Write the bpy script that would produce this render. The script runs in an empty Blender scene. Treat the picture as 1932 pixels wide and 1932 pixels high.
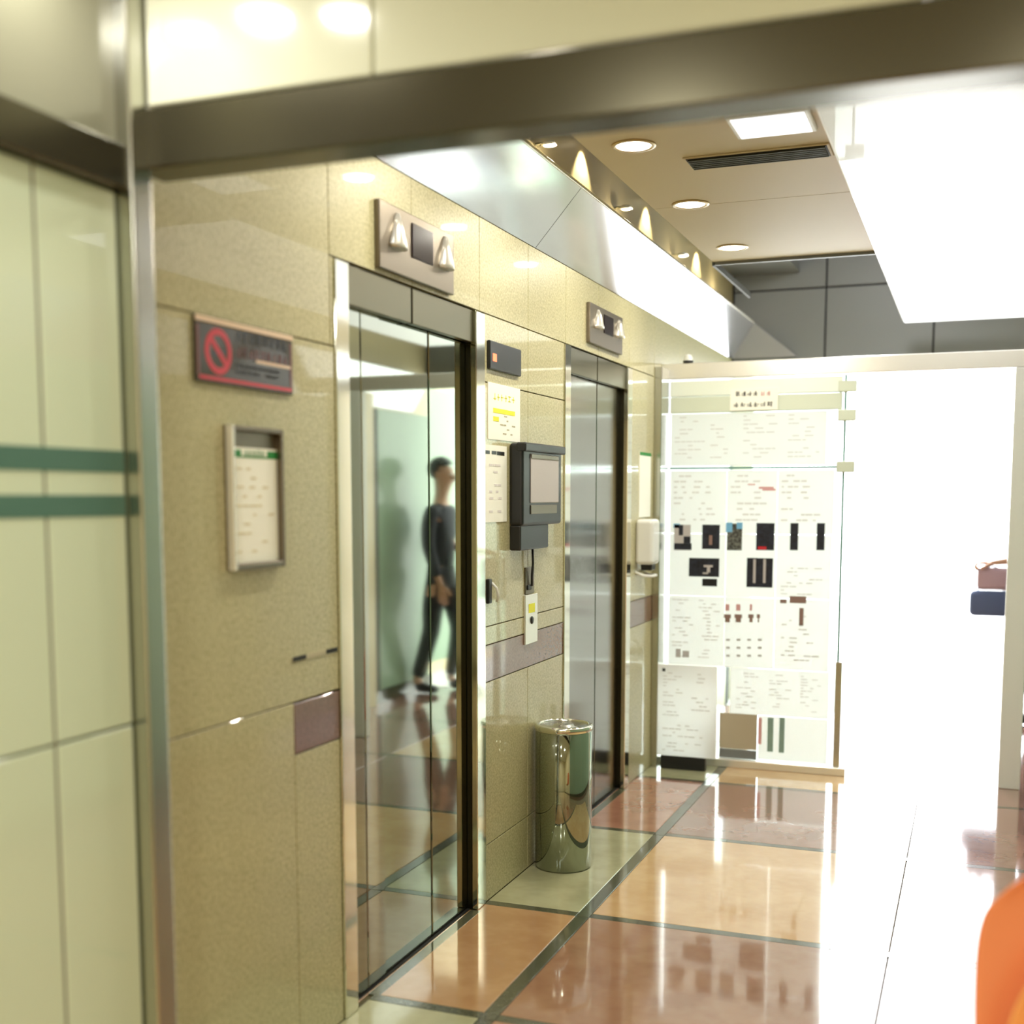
import bpy, bmesh, math, random
from mathutils import Vector, Matrix
random.seed(7)
PI = math.pi
SC = bpy.context.scene
COL = SC.collection

# ------------------------------------------------------------------ camera
W = 1932.0
FOC, CXP, CYP, EYE = 2257.0, 966.0, 1176.0, 1.5
PITCH = math.radians(6.02)
YAW = math.atan((1840 - CXP) / FOC * math.cos(PITCH))
fw = Vector((-math.sin(YAW) * math.cos(PITCH), math.cos(YAW) * math.cos(PITCH), -math.sin(PITCH)))
rt = Vector((math.cos(YAW), math.sin(YAW), 0)); up = rt.cross(fw)
cd = bpy.data.cameras.new('camera'); cam = bpy.data.objects.new('camera', cd); COL.objects.link(cam)
cam.matrix_world = Matrix(((rt.x, up.x, -fw.x, 0), (rt.y, up.y, -fw.y, 0), (rt.z, up.z, -fw.z, EYE), (0, 0, 0, 1)))
cd.sensor_width = 36; cd.sensor_fit = 'HORIZONTAL'; cd.lens = FOC / W * 36
cd.shift_x = 0; cd.shift_y = (CYP - W / 2) / W
cd.clip_start = 0.02; cd.clip_end = 500
cd.dof.use_dof = True; cd.dof.focus_distance = 4.7; cd.dof.aperture_fstop = 1.4
SC.camera = cam

# ------------------------------------------------------------------ world, exposure
wd = bpy.data.worlds.new('world'); SC.world = wd; wd.use_nodes = True
bg = wd.node_tree.nodes['Background']; bg.inputs[0].default_value = (0.93, 0.96, 1.0, 1); bg.inputs[1].default_value = 7.0
SC.view_settings.view_transform = 'Standard'; SC.view_settings.look = 'None'
SC.view_settings.exposure = 0.62; SC.view_settings.gamma = 1; SC.view_settings.use_curve_mapping = False

def lin(c):
    return tuple(((v / 255) / 12.92 if v / 255 <= .04045 else (((v / 255) + .055) / 1.055) ** 2.4) for v in c)

def area_light(name, loc, power, col, size, rot=(0, 0, 0), spread=PI, shape='DISK', size_y=None):
    l = bpy.data.lights.new(name, 'AREA'); l.energy = power; l.color = col; l.shape = shape; l.size = size
    if size_y: l.size_y = size_y
    l.spread = spread
    o = bpy.data.objects.new(name, l); COL.objects.link(o); o.location = loc; o.rotation_euler = rot
    return o
WARM = (1.0, .94, .82)
HALL_LAMPS = [(-1.12, 3.18), (-1.12, 4.05), (-1.12, 4.92), (-1.12, 5.82)]
NEAR_LAMPS = [(-1.50, 1.70), (-1.33, 1.64), (-.9, .3), (.3, .3), (-.6, -1.0)]
HALL_Z, NEAR_Z = 2.68, 2.56
for i, (x, y) in enumerate(HALL_LAMPS):
    area_light('hall_lamp_light', (x, y, HALL_Z - .012), 6.5, WARM, .10)
for i, (x, y) in enumerate(NEAR_LAMPS):
    area_light('near_lamp_light', (x, y, NEAR_Z - .012), (2, 1.2, 13, 13, 13)[i], (1, .98, .90), .10)

# ------------------------------------------------------------------ materials
def mat(name, col, rough=.5, metal=0, coat=0, spec=.5, noise=0, nscale=60, col2=None, bump=0, emit=None, estr=0, trans=0, ior=1.5, stretch=None, detail=4, coat_rough=.03, alpha=1):
    m = bpy.data.materials.new(name); m.use_nodes = True
    nt = m.node_tree; b = nt.nodes['Principled BSDF']
    c = lin(col); b.inputs['Base Color'].default_value = (*c, 1)
    b.inputs['Roughness'].default_value = rough; b.inputs['Metallic'].default_value = metal
    b.inputs['Coat Weight'].default_value = coat; b.inputs['Coat Roughness'].default_value = coat_rough
    b.inputs['Specular IOR Level'].default_value = spec; b.inputs['IOR'].default_value = ior
    b.inputs['Transmission Weight'].default_value = trans; b.inputs['Alpha'].default_value = alpha
    if col2 or bump or noise:
        tc = nt.nodes.new('ShaderNodeTexCoord'); mp = nt.nodes.new('ShaderNodeMapping')
        nt.links.new(tc.outputs['Object'], mp.inputs[0])
        if stretch: mp.inputs['Scale'].default_value = stretch
        n = nt.nodes.new('ShaderNodeTexNoise'); n.inputs['Scale'].default_value = nscale; n.inputs['Detail'].default_value = detail
        n.inputs['Roughness'].default_value = .65
        nt.links.new(mp.outputs[0], n.inputs['Vector'])
        if col2:
            r = nt.nodes.new('ShaderNodeValToRGB'); r.color_ramp.elements[0].position = .38; r.color_ramp.elements[1].position = .62
            r.color_ramp.elements[0].color = (*lin(col2), 1); r.color_ramp.elements[1].color = (*c, 1)
            nt.links.new(n.outputs[0], r.inputs[0]); nt.links.new(r.outputs[0], b.inputs['Base Color'])
        if bump:
            bp = nt.nodes.new('ShaderNodeBump'); bp.inputs['Strength'].default_value = bump; bp.inputs['Distance'].default_value = .002
            nt.links.new(n.outputs[0], bp.inputs['Height']); nt.links.new(bp.outputs[0], b.inputs['Normal'])
    if emit:
        b.inputs['Emission Color'].default_value = (*lin(emit), 1); b.inputs['Emission Strength'].default_value = estr
    return m
M = {}
M['stone'] = mat('khaki_granite', (206, 199, 156), .35, coat=.6, col2=(170, 163, 122), nscale=120, detail=8, spec=.2)
M['stone_plain'] = mat('khaki_backing', (150, 142, 108), .6)
M['grout'] = mat('grout', (95, 88, 60), .8)
M['maroon'] = mat('maroon_granite', (132, 98, 82), .22, coat=.5, col2=(112, 82, 68), nscale=90, detail=8)
M['mirror'] = mat('polished_steel', (158, 164, 150), .035, 1)
M['mirror2'] = mat('hairline_steel', (150, 150, 146), .13, 1, bump=.05, nscale=40, stretch=(30, 30, .5))
M['arch'] = mat('architrave_steel', (222, 222, 208), .09, 1)
M['transom'] = mat('bronze_steel', (118, 114, 92), .28, 1, bump=.04, nscale=50, stretch=(1, .5, 30))
M['canopy'] = mat('satin_steel', (190, 190, 190), .12, 1, bump=.02, nscale=50, stretch=(1, 1, 12))
M['steel'] = mat('satin_stainless', (190, 190, 180), .22, 1)
M['bronze'] = mat('dark_bronze_steel', (62, 60, 46), .25, .9)  # polished jamb side, its dark reflection put into the colour
M['beam'] = mat('dark_steel', (90, 86, 70), .26, .85)
M['plate'] = mat('indicator_steel', (124, 114, 98), .35, .9)
M['brightsteel'] = mat('bright_steel', (235, 232, 222), .25, .6)
M['dark'] = mat('dark_gap', (22, 22, 18), .6)
M['black'] = mat('black_plastic', (26, 27, 28), .35)
M['display'] = mat('display_glass', (30, 16, 18), .2, coat=.15, spec=.2)
M['ceil'] = mat('beige_metal_ceiling', (212, 196, 162), .5, spec=.12)
M['cove'] = mat('cove_wall', (176, 160, 120), .4)
M['railgreen'] = mat('pale_green_rail', (240, 248, 236), .3, .1)
M['railgrey'] = mat('sage_rail', (218, 226, 206), .35, .1)
M['shadowgrey'] = mat('charcoal_paint', (58, 58, 54), .5)  # shade painted into the cove edge trims
M['greysteel'] = mat('grey_steel', (150, 152, 156), .4, .3)
M['white'] = mat('white_paint', (236, 236, 228), .4, coat=.3)
M['cream'] = mat('cream_gloss_panel', (228, 230, 208), .12, coat=.8, coat_rough=.08)
M['creamwall'] = mat('cream_wall', (232, 216, 178), .4)
M['paleglass'] = mat('back_painted_green_glass', (220, 233, 206), .08, coat=1, coat_rough=.02)
M['teal'] = mat('teal_film', (84, 122, 108), .3)
M['olive'] = mat('olive_panel', (128, 127, 108), .25, coat=.5)
M['greenglass'] = mat('green_wall_glass', (150, 174, 148), .3, coat=.3, spec=.2)
M['panel'] = mat('grey_panel', (122, 124, 122), .45)
M['paper'] = mat('white_paper', (246, 240, 240), .7)
M['paper2'] = mat('cream_paper', (255, 254, 240), .6)
M['greyprint'] = mat('grey_print', (196, 190, 186), .7)
M['faint'] = mat('faint_print', (226, 220, 216), .7)
M['brownprint'] = mat('brown_print', (150, 120, 108), .7)
M['khakiprint'] = mat('khaki_print', (190, 182, 150), .7)
M['creamprint'] = mat('cream_print', (226, 216, 184), .7)
M['redprint'] = mat('red_print', (205, 40, 52), .35)
M['dullred'] = mat('dull_red_print', (120, 66, 58), .35)
M['pinkprint'] = mat('pink_print', (225, 170, 168), .7)
M['greenprint'] = mat('green_print', (40, 140, 62), .6)
M['yellow'] = mat('yellow_print', (240, 238, 60), .6)
M['navy'] = mat('navy_photo', (34, 38, 52), .5, col2=(16, 18, 26), nscale=40)
M['sky'] = mat('blue_photo', (120, 185, 225), .5)
M['greyphoto'] = mat('grey_photo', (120, 122, 112), .5, col2=(40, 42, 40), nscale=60)
M['tealprint'] = mat('teal_print', (140, 168, 156), .7)
M['beigecard'] = mat('beige_card', (186, 174, 148), .6)
M['signdark'] = mat('smoke_acrylic', (72, 68, 54), .2, coat=.25, spec=.2)
M['signtop'] = mat('pink_strip', (236, 208, 176), .3)
M['orange_led'] = mat('orange_led', (250, 120, 80), .4, emit=(255, 110, 70), estr=1.2)
M['glass'] = mat('clear_glass', (235, 246, 240), .02, trans=1, ior=1.45)
M['glassedge'] = mat('glass_edge', (120, 160, 150), .2)
M['lamp'] = mat('lamp_lens', (255, 250, 238), .4, emit=(255, 248, 230), estr=9)
M['cove_lamp'] = mat('cove_lamp_lens', (255, 244, 210), .4, emit=(255, 240, 200), estr=6)
M['diffuser'] = mat('luminous_diffuser', (250, 250, 255), .4, emit=(246, 248, 255), estr=.85)
M['lampring'] = mat('brass_ring', (186, 160, 110), .3, .6)
M['vent'] = mat('vent_grille', (120, 122, 106), .5)
M['orange'] = mat('orange_plastic', (246, 150, 98), .32, coat=.3)
M['orange2'] = mat('light_orange_plastic', (248, 172, 100), .32, coat=.3)  # paler copy of the orange, light from above put into the colour
M['ground'] = mat('pale_paving', (225, 225, 222), .8)
M['strip'] = mat('dark_green_granite', (92, 92, 72), .12, coat=.6, col2=(74, 76, 60), nscale=80, detail=6)
FL = dict(rough=.10, coat=.7, detail=3, nscale=5, coat_rough=.04)
M['t_peach'] = mat('tile_peach', (192, 152, 108), col2=(178, 136, 94), **FL)
M['t_brown'] = mat('tile_brown', (168, 128, 98), col2=(154, 112, 84), **FL)
M['t_yellow'] = mat('tile_sand', (216, 180, 130), col2=(206, 166, 116), **FL)
M['t_mauve'] = mat('tile_mauve', (158, 120, 104), col2=(146, 108, 92), **FL)
M['t_red'] = mat('tile_terracotta', (176, 126, 100), col2=(162, 112, 88), **FL)
M['t_pale'] = mat('tile_pale_green', (186, 184, 146), col2=(170, 168, 130), **FL)
M['skin'] = mat('skin', (206, 160, 132), .5)
M['shirt'] = mat('dark_shirt', (44, 46, 54), .85, bump=.2, nscale=120)
M['trousers'] = mat('dark_trousers', (34, 34, 40), .85, bump=.2, nscale=120)
M['shoe'] = mat('shoe_leather', (24, 22, 22), .4)
M['hair'] = mat('hair', (28, 24, 22), .6, bump=.6, nscale=150)
M['navybag'] = mat('navy_fabric', (84, 96, 132), .8)  # navy lightened, entrance glare put into the colour
M['purplecase'] = mat('mauve_fabric', (180, 152, 164), .8)  # mauve paled the same way, as if washed by glare
M['eye'] = mat('eye_white', (235, 235, 230), .3)

for k in ('paper',):
    nt = M[k].node_tree; out = nt.nodes['Material Output']; pb = nt.nodes['Principled BSDF']
    tr_ = nt.nodes.new('ShaderNodeBsdfTranslucent'); tr_.inputs[0].default_value = (1, .98, .96, 1)
    mx = nt.nodes.new('ShaderNodeMixShader'); mx.inputs[0].default_value = .85
    nt.links.new(pb.outputs[0], mx.inputs[1]); nt.links.new(tr_.outputs[0], mx.inputs[2]); nt.links.new(mx.outputs[0], out.inputs[0])

# ------------------------------------------------------------------ mesh helpers
ORG = {}
class MB:
    def __init__(s): s.bm = bmesh.new()
    def box(s, x0, x1, y0, y1, z0, z1, bev=0, seg=1):
        ret = bmesh.ops.create_cube(s.bm, size=1)
        vs = ret['verts']
        for v in vs:
            v.co = Vector(((x0 + x1) / 2 + v.co.x * (x1 - x0), (y0 + y1) / 2 + v.co.y * (y1 - y0), (z0 + z1) / 2 + v.co.z * (z1 - z0)))
        if bev:
            es = list({e for v in vs for e in v.link_edges})
            bmesh.ops.bevel(s.bm, geom=es, offset=bev, segments=seg, affect='EDGES', profile=.5)
        return s
    def lathe(s, cx, cy, prof, n=48):
        rings = []
        for r, z in prof:
            if r < 1e-6: rings.append([s.bm.verts.new((cx, cy, z))])
            else: rings.append([s.bm.verts.new((cx + r * math.cos(2 * PI * k / n), cy + r * math.sin(2 * PI * k / n), z)) for k in range(n)])
        for a, b in zip(rings, rings[1:]):
            for k in range(n):
                k2 = (k + 1) % n
                if len(a) == 1 and len(b) == 1: continue
                if len(a) == 1: f = s.bm.faces.new((a[0], b[k2], b[k]))
                elif len(b) == 1: f = s.bm.faces.new((a[k], a[k2], b[0]))
                else: f = s.bm.faces.new((a[k], a[k2], b[k2], b[k]))
                f.smooth = True
        return s
    def prism(s, pts, d):       # polygon pts (3D), extruded by vector d
        a = [s.bm.verts.new(p) for p in pts]; b = [s.bm.verts.new(Vector(p) + Vector(d)) for p in pts]
        n = len(pts)
        s.bm.faces.new(a); s.bm.faces.new(b[::-1])
        for k in range(n): s.bm.faces.new((a[k], b[k], b[(k + 1) % n], a[(k + 1) % n]))
        return s
    def tube(s, pts, r, n=8):
        pts = [Vector(p) for p in pts]; rings = []
        rr = r if isinstance(r, (list, tuple)) else [r] * len(pts)
        for i, p in enumerate(pts):
            d = (pts[min(i + 1, len(pts) - 1)] - pts[max(i - 1, 0)]).normalized()
            a = d.orthogonal().normalized() if i == 0 else (pa - d * pa.dot(d)).normalized()
            pa = a; b = d.cross(a)
            rings.append([s.bm.verts.new(p + (a * math.cos(2 * PI * k / n) + b * math.sin(2 * PI * k / n)) * rr[i]) for k in range(n)])
        for u, v in zip(rings, rings[1:]):
            for k in range(n):
                f = s.bm.faces.new((u[k], u[(k + 1) % n], v[(k + 1) % n], v[k])); f.smooth = True
        s.bm.faces.new(rings[0][::-1]); s.bm.faces.new(rings[-1])
        return s
    def build(s, name, m, parent=None, org=None, smooth=False):
        bmesh.ops.recalc_face_normals(s.bm, faces=s.bm.faces)
        if parent is not None: o_ = ORG[parent.name]
        elif org is not None: o_ = Vector(org)
        else:
            mn = Vector([min(v.co[i] for v in s.bm.verts) for i in range(3)]); mx = Vector([max(v.co[i] for v in s.bm.verts) for i in range(3)])
            o_ = Vector(((mn.x + mx.x) / 2, (mn.y + mx.y) / 2, mn.z))
        for v in s.bm.verts: v.co -= o_
        if smooth:
            for f in s.bm.faces: f.smooth = True
        me = bpy.data.meshes.new(name); s.bm.to_mesh(me); s.bm.free()
        me.materials.append(M[m]); o = bpy.data.objects.new(name, me); COL.objects.link(o)
        if parent is not None: o.parent = parent
        else: o.location = o_
        ORG[o.name] = o_
        return o
def box(name, m, x0, x1, y0, y1, z0, z1, parent=None, bev=0, seg=1):
    return MB().box(x0, x1, y0, y1, z0, z1, bev, seg).build(name, m, parent)
def empty(name, loc):
    o = bpy.data.objects.new(name, None); COL.objects.link(o); o.location = loc; o.empty_display_size = .05
    ORG[o.name] = Vector(loc); return o
def tag(o, label, cat, group=None, kind=None):
    o['label'] = label; o['category'] = cat
    if group: o['group'] = group
    if kind: o['kind'] = kind
    return o
def thing(name, loc, label, cat, group=None): return tag(empty(name, loc), label, cat, group)
def struct(o): o['kind'] = 'structure'; return o
def prints_x(name, m, x, rects, parent, t=.0008):    # flat print on a wall that faces +X
    b = MB()
    for (y0, y1, z0, z1) in rects: b.box(x, x + t, y0, y1, z0, z1)
    o = b.build(name, m, parent)
    if len(rects) > 3: o['kind'] = 'stuff'
    return o
def prints_y(name, m, y, rects, parent, t=.0008):    # flat print facing -Y
    b = MB()
    for (x0, x1, z0, z1) in rects: b.box(x0, x1, y - t, y, z0, z1)
    o = b.build(name, m, parent)
    if len(rects) > 3: o['kind'] = 'stuff'
    return o
def textrows(a0, a1, z0, z1, rowh, rnd, fill=.8, word=.02, gap=.4):
    out = []; z = z1
    while z - rowh * gap > z0:
        a = a0; end = a0 + (a1 - a0) * rnd.uniform(.55, 1)
        while a < end - word * .4:
            w = word * rnd.uniform(.5, 1.6)
            if rnd.random() < fill: out.append((a, min(a + w * .85, a1), z - rowh * gap, z))
            a += w
        z -= rowh
    return out

XW = -1.643      # face of the lift wall
XO = .67         # opposite wall
YB = 2.05        # near steel beam
YH = 6.60        # entrance header
YE = 8.60        # end wall

# ------------------------------------------------------------------ floor of tiles
fl = struct(box('floor', 'grout', -1.9, 1.4, -2.2, YE, -.06, -.006))
def tile(m, x0, x1, y0, y1):
    box('tile', m, x0, x1, y0, y1, -.008, 0, fl, bev=.0015)
XS0, XS1 = -1.285, -1.238
J = [-1.1, -.05, 1.0, 2.04, 3.09, 4.0, 5.12, 6.17, 7.25, 8.56]
jw = .022
left_m = ['t_pale', 't_peach', 't_pale', 't_pale', 't_peach', 't_pale', 't_red', 't_pale', 't_red']
right_m = ['t_yellow', 't_brown', 't_yellow', 't_brown', 't_brown', 't_yellow', 't_mauve', 't_yellow', 't_mauve']
for i in range(len(J) - 1):
    y0, y1 = J[i] + jw, J[i + 1] - jw
    tile(left_m[i], XW, XS0 - .002, y0, y1)
    tile(right_m[i], XS1 + .002, -.212, y0, y1)
    tile(right_m[(i + 1) % 9] if i % 2 else right_m[i], -.208, XO - .01, y0, y1)
    box('strip', 'strip', XS0, XS1, J[i] - jw + .001, J[i + 1] - jw - .001, -.008, 0, fl, bev=.001)
for y in J[:-1]:
    box('strip', 'strip', XW, XS0 - .002, y - jw + .001, y + jw - .001, -.008, 0, fl, bev=.001)
    box('strip', 'strip', XS1 + .002, XO - .01, y - jw + .001, y + jw - .001, -.008, 0, fl, bev=.001)

XD = -1.679     # face of the lift doors
for (y0, y1, m_) in ((3.0, 3.904, 't_peach'), (4.96, 5.864, 't_red')):
    tile(m_, XD - .004, XW - .022, y0 - .001, y1)
    box('strip', 'strip', XW - .021, XW + .019, max(y0, y1 - .8), y1, -.008, 0.0004, fl, bev=.001)

# ------------------------------------------------------------------ lift wall of granite panels
LIFTS = [(2.92, 3.99), (4.88, 5.95)]
def wallseg(b, y0, y1, z0, z1): b.box(-1.95, XW - .024, y0, y1, z0, z1)
b = MB()
wallseg(b, -2.2, 2.92, -.01, 3.05); wallseg(b, 3.99, 4.88, -.01, 3.05); wallseg(b, 5.95, 9.7, -.01, 3.05)
for a, c in LIFTS: wallseg(b, a, c, 2.15, 3.05)
for a, c in LIFTS: b.box(-1.95, -1.75, a, c, -.01, 2.15)
wl = struct(b.build('wall_left', 'stone_plain'))
def slab(y0, y1, z0, z1, m='stone'):
    g = .0018
    box('panel', m, XW - .024, XW, y0 + g, y1 - g, z0 + g, z1 - g, wl, bev=.0012)
ZB0, ZB1, ZT = .825, .962, 2.47
# left of the first lift
slab(YB, 2.68, 0, .965); slab(2.68, 2.92, 0, ZB0); slab(2.68, 2.92, ZB0, ZB1, 'maroon')
slab(YB, 2.92, .965, 1.908); slab(YB, 2.90, 1.908, ZT)
slab(2.90, 3.41, 2.147, ZT); slab(3.41, 3.95, 2.147, ZT); slab(2.90, 2.92, 1.908, 2.147)
# between the lifts
for a, c in ((3.99, 4.44), (4.44, 4.88)):
    slab(a, c, 0, .215); slab(a, c, .215, ZB0); slab(a, c, ZB1, 1.03); slab(a, c, 1.03, 1.908)
slab(3.99, 4.88, ZB0, ZB1, 'maroon')
slab(3.95, 4.44, 2.147, ZT); slab(4.44, 4.90, 2.147, ZT); slab(3.99, 4.44, 1.908, 2.147); slab(4.44, 4.88, 1.908, 2.147)
slab(4.90, 5.37, 2.147, ZT); slab(5.37, 5.90, 2.147, ZT)
slab(5.90, 6.40, 2.147, ZT); slab(5.95, 6.40, ZB1, 2.147); slab(5.95, 6.40, 0, ZB0); slab(5.95, 6.40, ZB0, ZB1, 'maroon')
for a, c in ((6.40, 7.0), (7.0, 7.8), (7.8, 8.58)):
    slab(a, c, 0, ZB0); slab(a, c, ZB0, ZB1, 'maroon'); slab(a, c, ZB1, ZT)
# upper wall seen inside the lighting cove
cw = struct(box('trim_1', 'cove', XW - .024, XW - .004, 2.07, YE, ZT + .002, 3.04))

# green glass cladding left of the post
gc = thing('glass_cladding', (XW, 1.0, 0), 'pale green glass wall cladding with two teal stripes left of the steel post', 'wall cladding')
for (y0, y1) in ((-1.6, -.2), (-.2, .78), (.78, 1.765), (1.765, 1.99)):
    for (z0, z1) in ((0.01, 1.035), (1.035, 2.10)):
        box('pane', 'paleglass', XW, -1.602, y0 + .004, y1 - .004, z0 + .003, z1 - .003, gc, bev=.002)
box('joint_strip', 'olive', XW, -1.604, 1.757, 1.773, .01, 2.10, gc)
for z0, z1 in ((1.548, 1.592), (1.462, 1.504)):
    box('stripe', 'teal', -1.603, -1.6005, -1.6, 1.985, z0, z1, gc)
struct(box('trim_2', 'beam', XW, -1.575, -2.0, 2.02, 2.10, 2.185, bev=.004))
b = struct(box('trim_3', 'olive', XW, -1.60, -2.0, 2.0, 2.19, NEAR_Z))
struct(box('trim_4', 'steel', XW - .0, -1.565, 1.992, 2.056, 0, 2.60, bev=.006, seg=3))

# ------------------------------------------------------------------ near steel beam and fascia over it
bt = struct(box('trim_5', 'beam', -1.60, 1.35, YB - .01, YB + .09, 2.150, 2.266, bev=.004))
for x0, x1 in ((-1.562, -1.06), (-1.06, -.1), (-.1, .6), (.6, 1.35)):
    box('panel', 'cream', x0 + .002, x1 - .002, YB - .008, YB + .012, 2.270, NEAR_Z + .1, bt, bev=.003)
struct(box('ceiling', 'white', -1.95, 1.4, -2.2, YB, NEAR_Z, NEAR_Z + .06))

# ------------------------------------------------------------------ hall ceiling
cl = struct(box('ceiling', 'stone_plain', -1.285, XO + .1, YB + .012, 6.15, HALL_Z + .004, 3.05))
for x0, x1 in ((-1.283, -.47), (-.47, .14), (.14, XO)):
    for y0, y1 in ((2.14, 3.6), (3.6, 4.95), (4.95, 6.15)):
        box('panel', 'ceil', x0 + .002, x1 - .002, y0 + .002, y1 - .002, HALL_Z, HALL_Z + .005, cl, bev=.001)
struct(box('trim_6', 'shadowgrey', -1.285, -1.272, 6.15, 7.2, 2.662, 2.69))
struct(box('ceiling', 'panel', -2.0, -1.19, 2.06, YE, 3.04, 3.10))
struct(box('ceiling', 'panel', -1.285, XO + .1, 6.1, YE, 3.30, 3.36))
struct(box('trim_7', 'panel', -1.27, XO + .1, 6.152, 6.17, 2.665, 3.30))
struct(box('trim_11', 'shadowgrey', -1.285, -1.272, 6.15, YE, 3.051, 3.30))
area_light('void_lamp_light', (-.55, 6.6, 3.2), 16, (1, 1, 1), .5, rot=(math.radians(40), 0, 0))  # unseen light added to brighten the end wall panels

# ------------------------------------------------------------------ slanted steel canopy along the lift wall
can = thing('metal_canopy', (XW, 5, ZT), 'long slanted brushed steel canopy above the lift doors', 'canopy')
CI, CO, ZO = XW + .001, -1.455, 2.682
def canpanel(y0i, y0o, y1i, y1o):
    MB().prism([(CI, y0i, ZT), (CO, y0o, ZO), (CO, y1o, ZO), (CI, y1i, ZT)], (-.006, 0, .006)).build('panel', 'canopy', can)
canpanel(2.07, 2.07, 4.518, 4.518); canpanel(4.522, 4.522, 8.575, 8.39)
MB().box(CO - .004, CO + .004, 2.07, 8.39, ZO - .002, ZO + .012, .002).build('edge_lip', 'brightsteel', can)
can2 = thing('metal_canopy', (-1.4, 8.58, ZT), 'small triangular steel return where the slanted canopy meets the dark end wall', 'canopy')
MB().prism([(CI, 8.578, ZT), (CO, 8.392, ZO), (-1.44, 8.40, ZO - .01), (-1.19, 8.578, ZT)], (0, .006, .006)).build('panel', 'greysteel', can2)

# ------------------------------------------------------------------ end wall of dark panels
we = struct(box('wall_back', 'dark', -1.95, XO + .4, YE + .02, YE + .12, 2.44, 3.4))
box('infill', 'dark', -1.95, XW, YE, YE + .12, -.01, 2.44, we)
for x0, x1 in ((-1.64, -1.005), (-1.005, -.30), (-.30, XO)):
    for z0, z1 in ((2.44, 2.93), (2.93, 3.3)):
        box('panel', 'panel', x0 + .006, x1 - .006, YE, YE + .02, z0 + .006, z1 - .006, we, bev=.002)

# ------------------------------------------------------------------ opposite wall
wr = struct(box('wall_right', 'creamwall', XO + .01, XO + .12, 2.2, 8.65, -.01, 3.35))
wo = struct(box('wall_right', 'creamwall', .95, 1.05, 8.66, 12.5, -.01, 3.3))
for y0, y1 in ((8.7, 9.9), (9.9, 11.1), (11.1, 12.3)): box('pane', 'greenglass', .94, .95, y0 + .003, y1 - .003, .09, 2.4, wo, bev=.002)
for y0, y1 in ((2.2, 3.4), (3.4, 4.6), (4.6, 5.8), (5.8, 7.0), (7.75, 8.63)):
    box('pane', 'greenglass', XO, XO + .01, y0 + .003, y1 - .003, .09, 2.13, wr, bev=.002)
box('panel', 'creamwall', XO - .05, XO + .01, 7.003, 7.6, 0, 2.4, wr, bev=.003)
box('panel', 'dark', XO - .005, XO + .01, 7.61, 7.74, 0, 2.13, wr)
struct(box('baseboard_right', 'strip', XO - .012, XO + .01, 2.2, 8.63, 0, .088))
can3 = thing('metal_canopy', (XO, 5, 2.14), 'slanted steel canopy on the opposite wall, seen mirrored in the lift doors', 'canopy')
for y0, y1 in ((2.2, 4.5), (4.5, 6.6), (6.6, 8.35)):
    MB().prism([(XO, y0 + .002, 2.14), (XO - .16, y0 + .002, 2.40), (XO - .16, y1 - .002, 2.40), (XO, y1 - .002, 2.14)], (.006, 0, .006)).build('panel', 'canopy', can3)
# walls around the camera's side of the beam
struct(box('wall_front', 'creamwall', -1.95, 1.4, -2.3, -2.2, -.01, 2.7))
struct(box('wall_right', 'creamwall', 1.36, 1.46, -2.3, 2.2, -.01, 2.7))
struct(box('wall_right', 'creamwall', XO + .01, 1.46, 2.2, 2.3, -.01, 3.1))

# ------------------------------------------------------------------ outside
struct(box('ground', 'ground', -14, 16, YE + .001, 40, -.08, -.01))

# ------------------------------------------------------------------ recessed lamps
def downlight(x, y, z, label, group, rad=.058):
    t = thing('downlight', (x, y, z), label, 'ceiling light', group)
    MB().lathe(x, y, [(rad, z - .001), (rad + .004, z - .006), (rad + .017, z - .004), (rad + .018, z), (rad, z)]).build('trim_ring', 'lampring', t)
    MB().lathe(x, y, [(0, z - .004), (rad, z - .003), (rad, z - .001), (0, z - .001)]).build('lens', 'lamp', t)
    return t
nm = ['nearest', 'first visible', 'middle', 'farthest']
for i, (x, y) in enumerate(HALL_LAMPS):
    downlight(x, y, HALL_Z, ['round recessed downlight just past the steel beam, above the first lift', 'round recessed downlight in the beige ceiling, nearest the steel beam',
        'round recessed downlight in the beige ceiling, middle of the visible row', 'round recessed downlight with brass ring, farthest of the row before the dark panels'][i], 'downlights in the hall ceiling')
for i, (x, y) in enumerate(NEAR_LAMPS):
    downlight(x, y, NEAR_Z, ['round downlight near the glass cladding, mirrored in the cream fascia', 'round downlight above the green glass cladding on the camera side',
        'round downlight close before the beam on the camera side', 'round downlight right of the camera position', 'round downlight behind the camera position'][i], 'downlights on the near side of the beam')
# cove spots: wall washers that make the scallops, and small added lamps where mirrored downlights glint
for i, y in enumerate((4.05, 5.12, 6.21, 7.42)):
    t = thing('cove_spotlight', (-1.575, y, 3.04), ['recessed cove spotlight nearest the beam, washing the upper wall', 'recessed cove spotlight above the second lift, washing the upper wall',
         'recessed cove spotlight above the notice board end of the wall', 'recessed cove spotlight farthest down the cove'][i], 'spotlight', 'cove wall washers')
    MB().lathe(-1.575, y, [(.03, 3.04), (.034, 3.03), (.026, 3.028), (.026, 3.04)], 24).build('trim_ring', 'lampring', t)
    MB().lathe(-1.575, y, [(0, 3.033), (.026, 3.033), (.026, 3.036), (0, 3.036)], 24).build('lens', 'cove_lamp', t)
    s = bpy.data.lights.new('cove_spot', 'SPOT'); s.energy = 11; s.color = (1, .90, .62); s.spot_size = math.radians(84); s.spot_blend = .35; s.shadow_soft_size = .015
    so = bpy.data.objects.new('cove_spot', s); COL.objects.link(so); so.location = (-1.575, y, 3.02); so.rotation_euler = (0, math.radians(20), 0)
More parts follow.
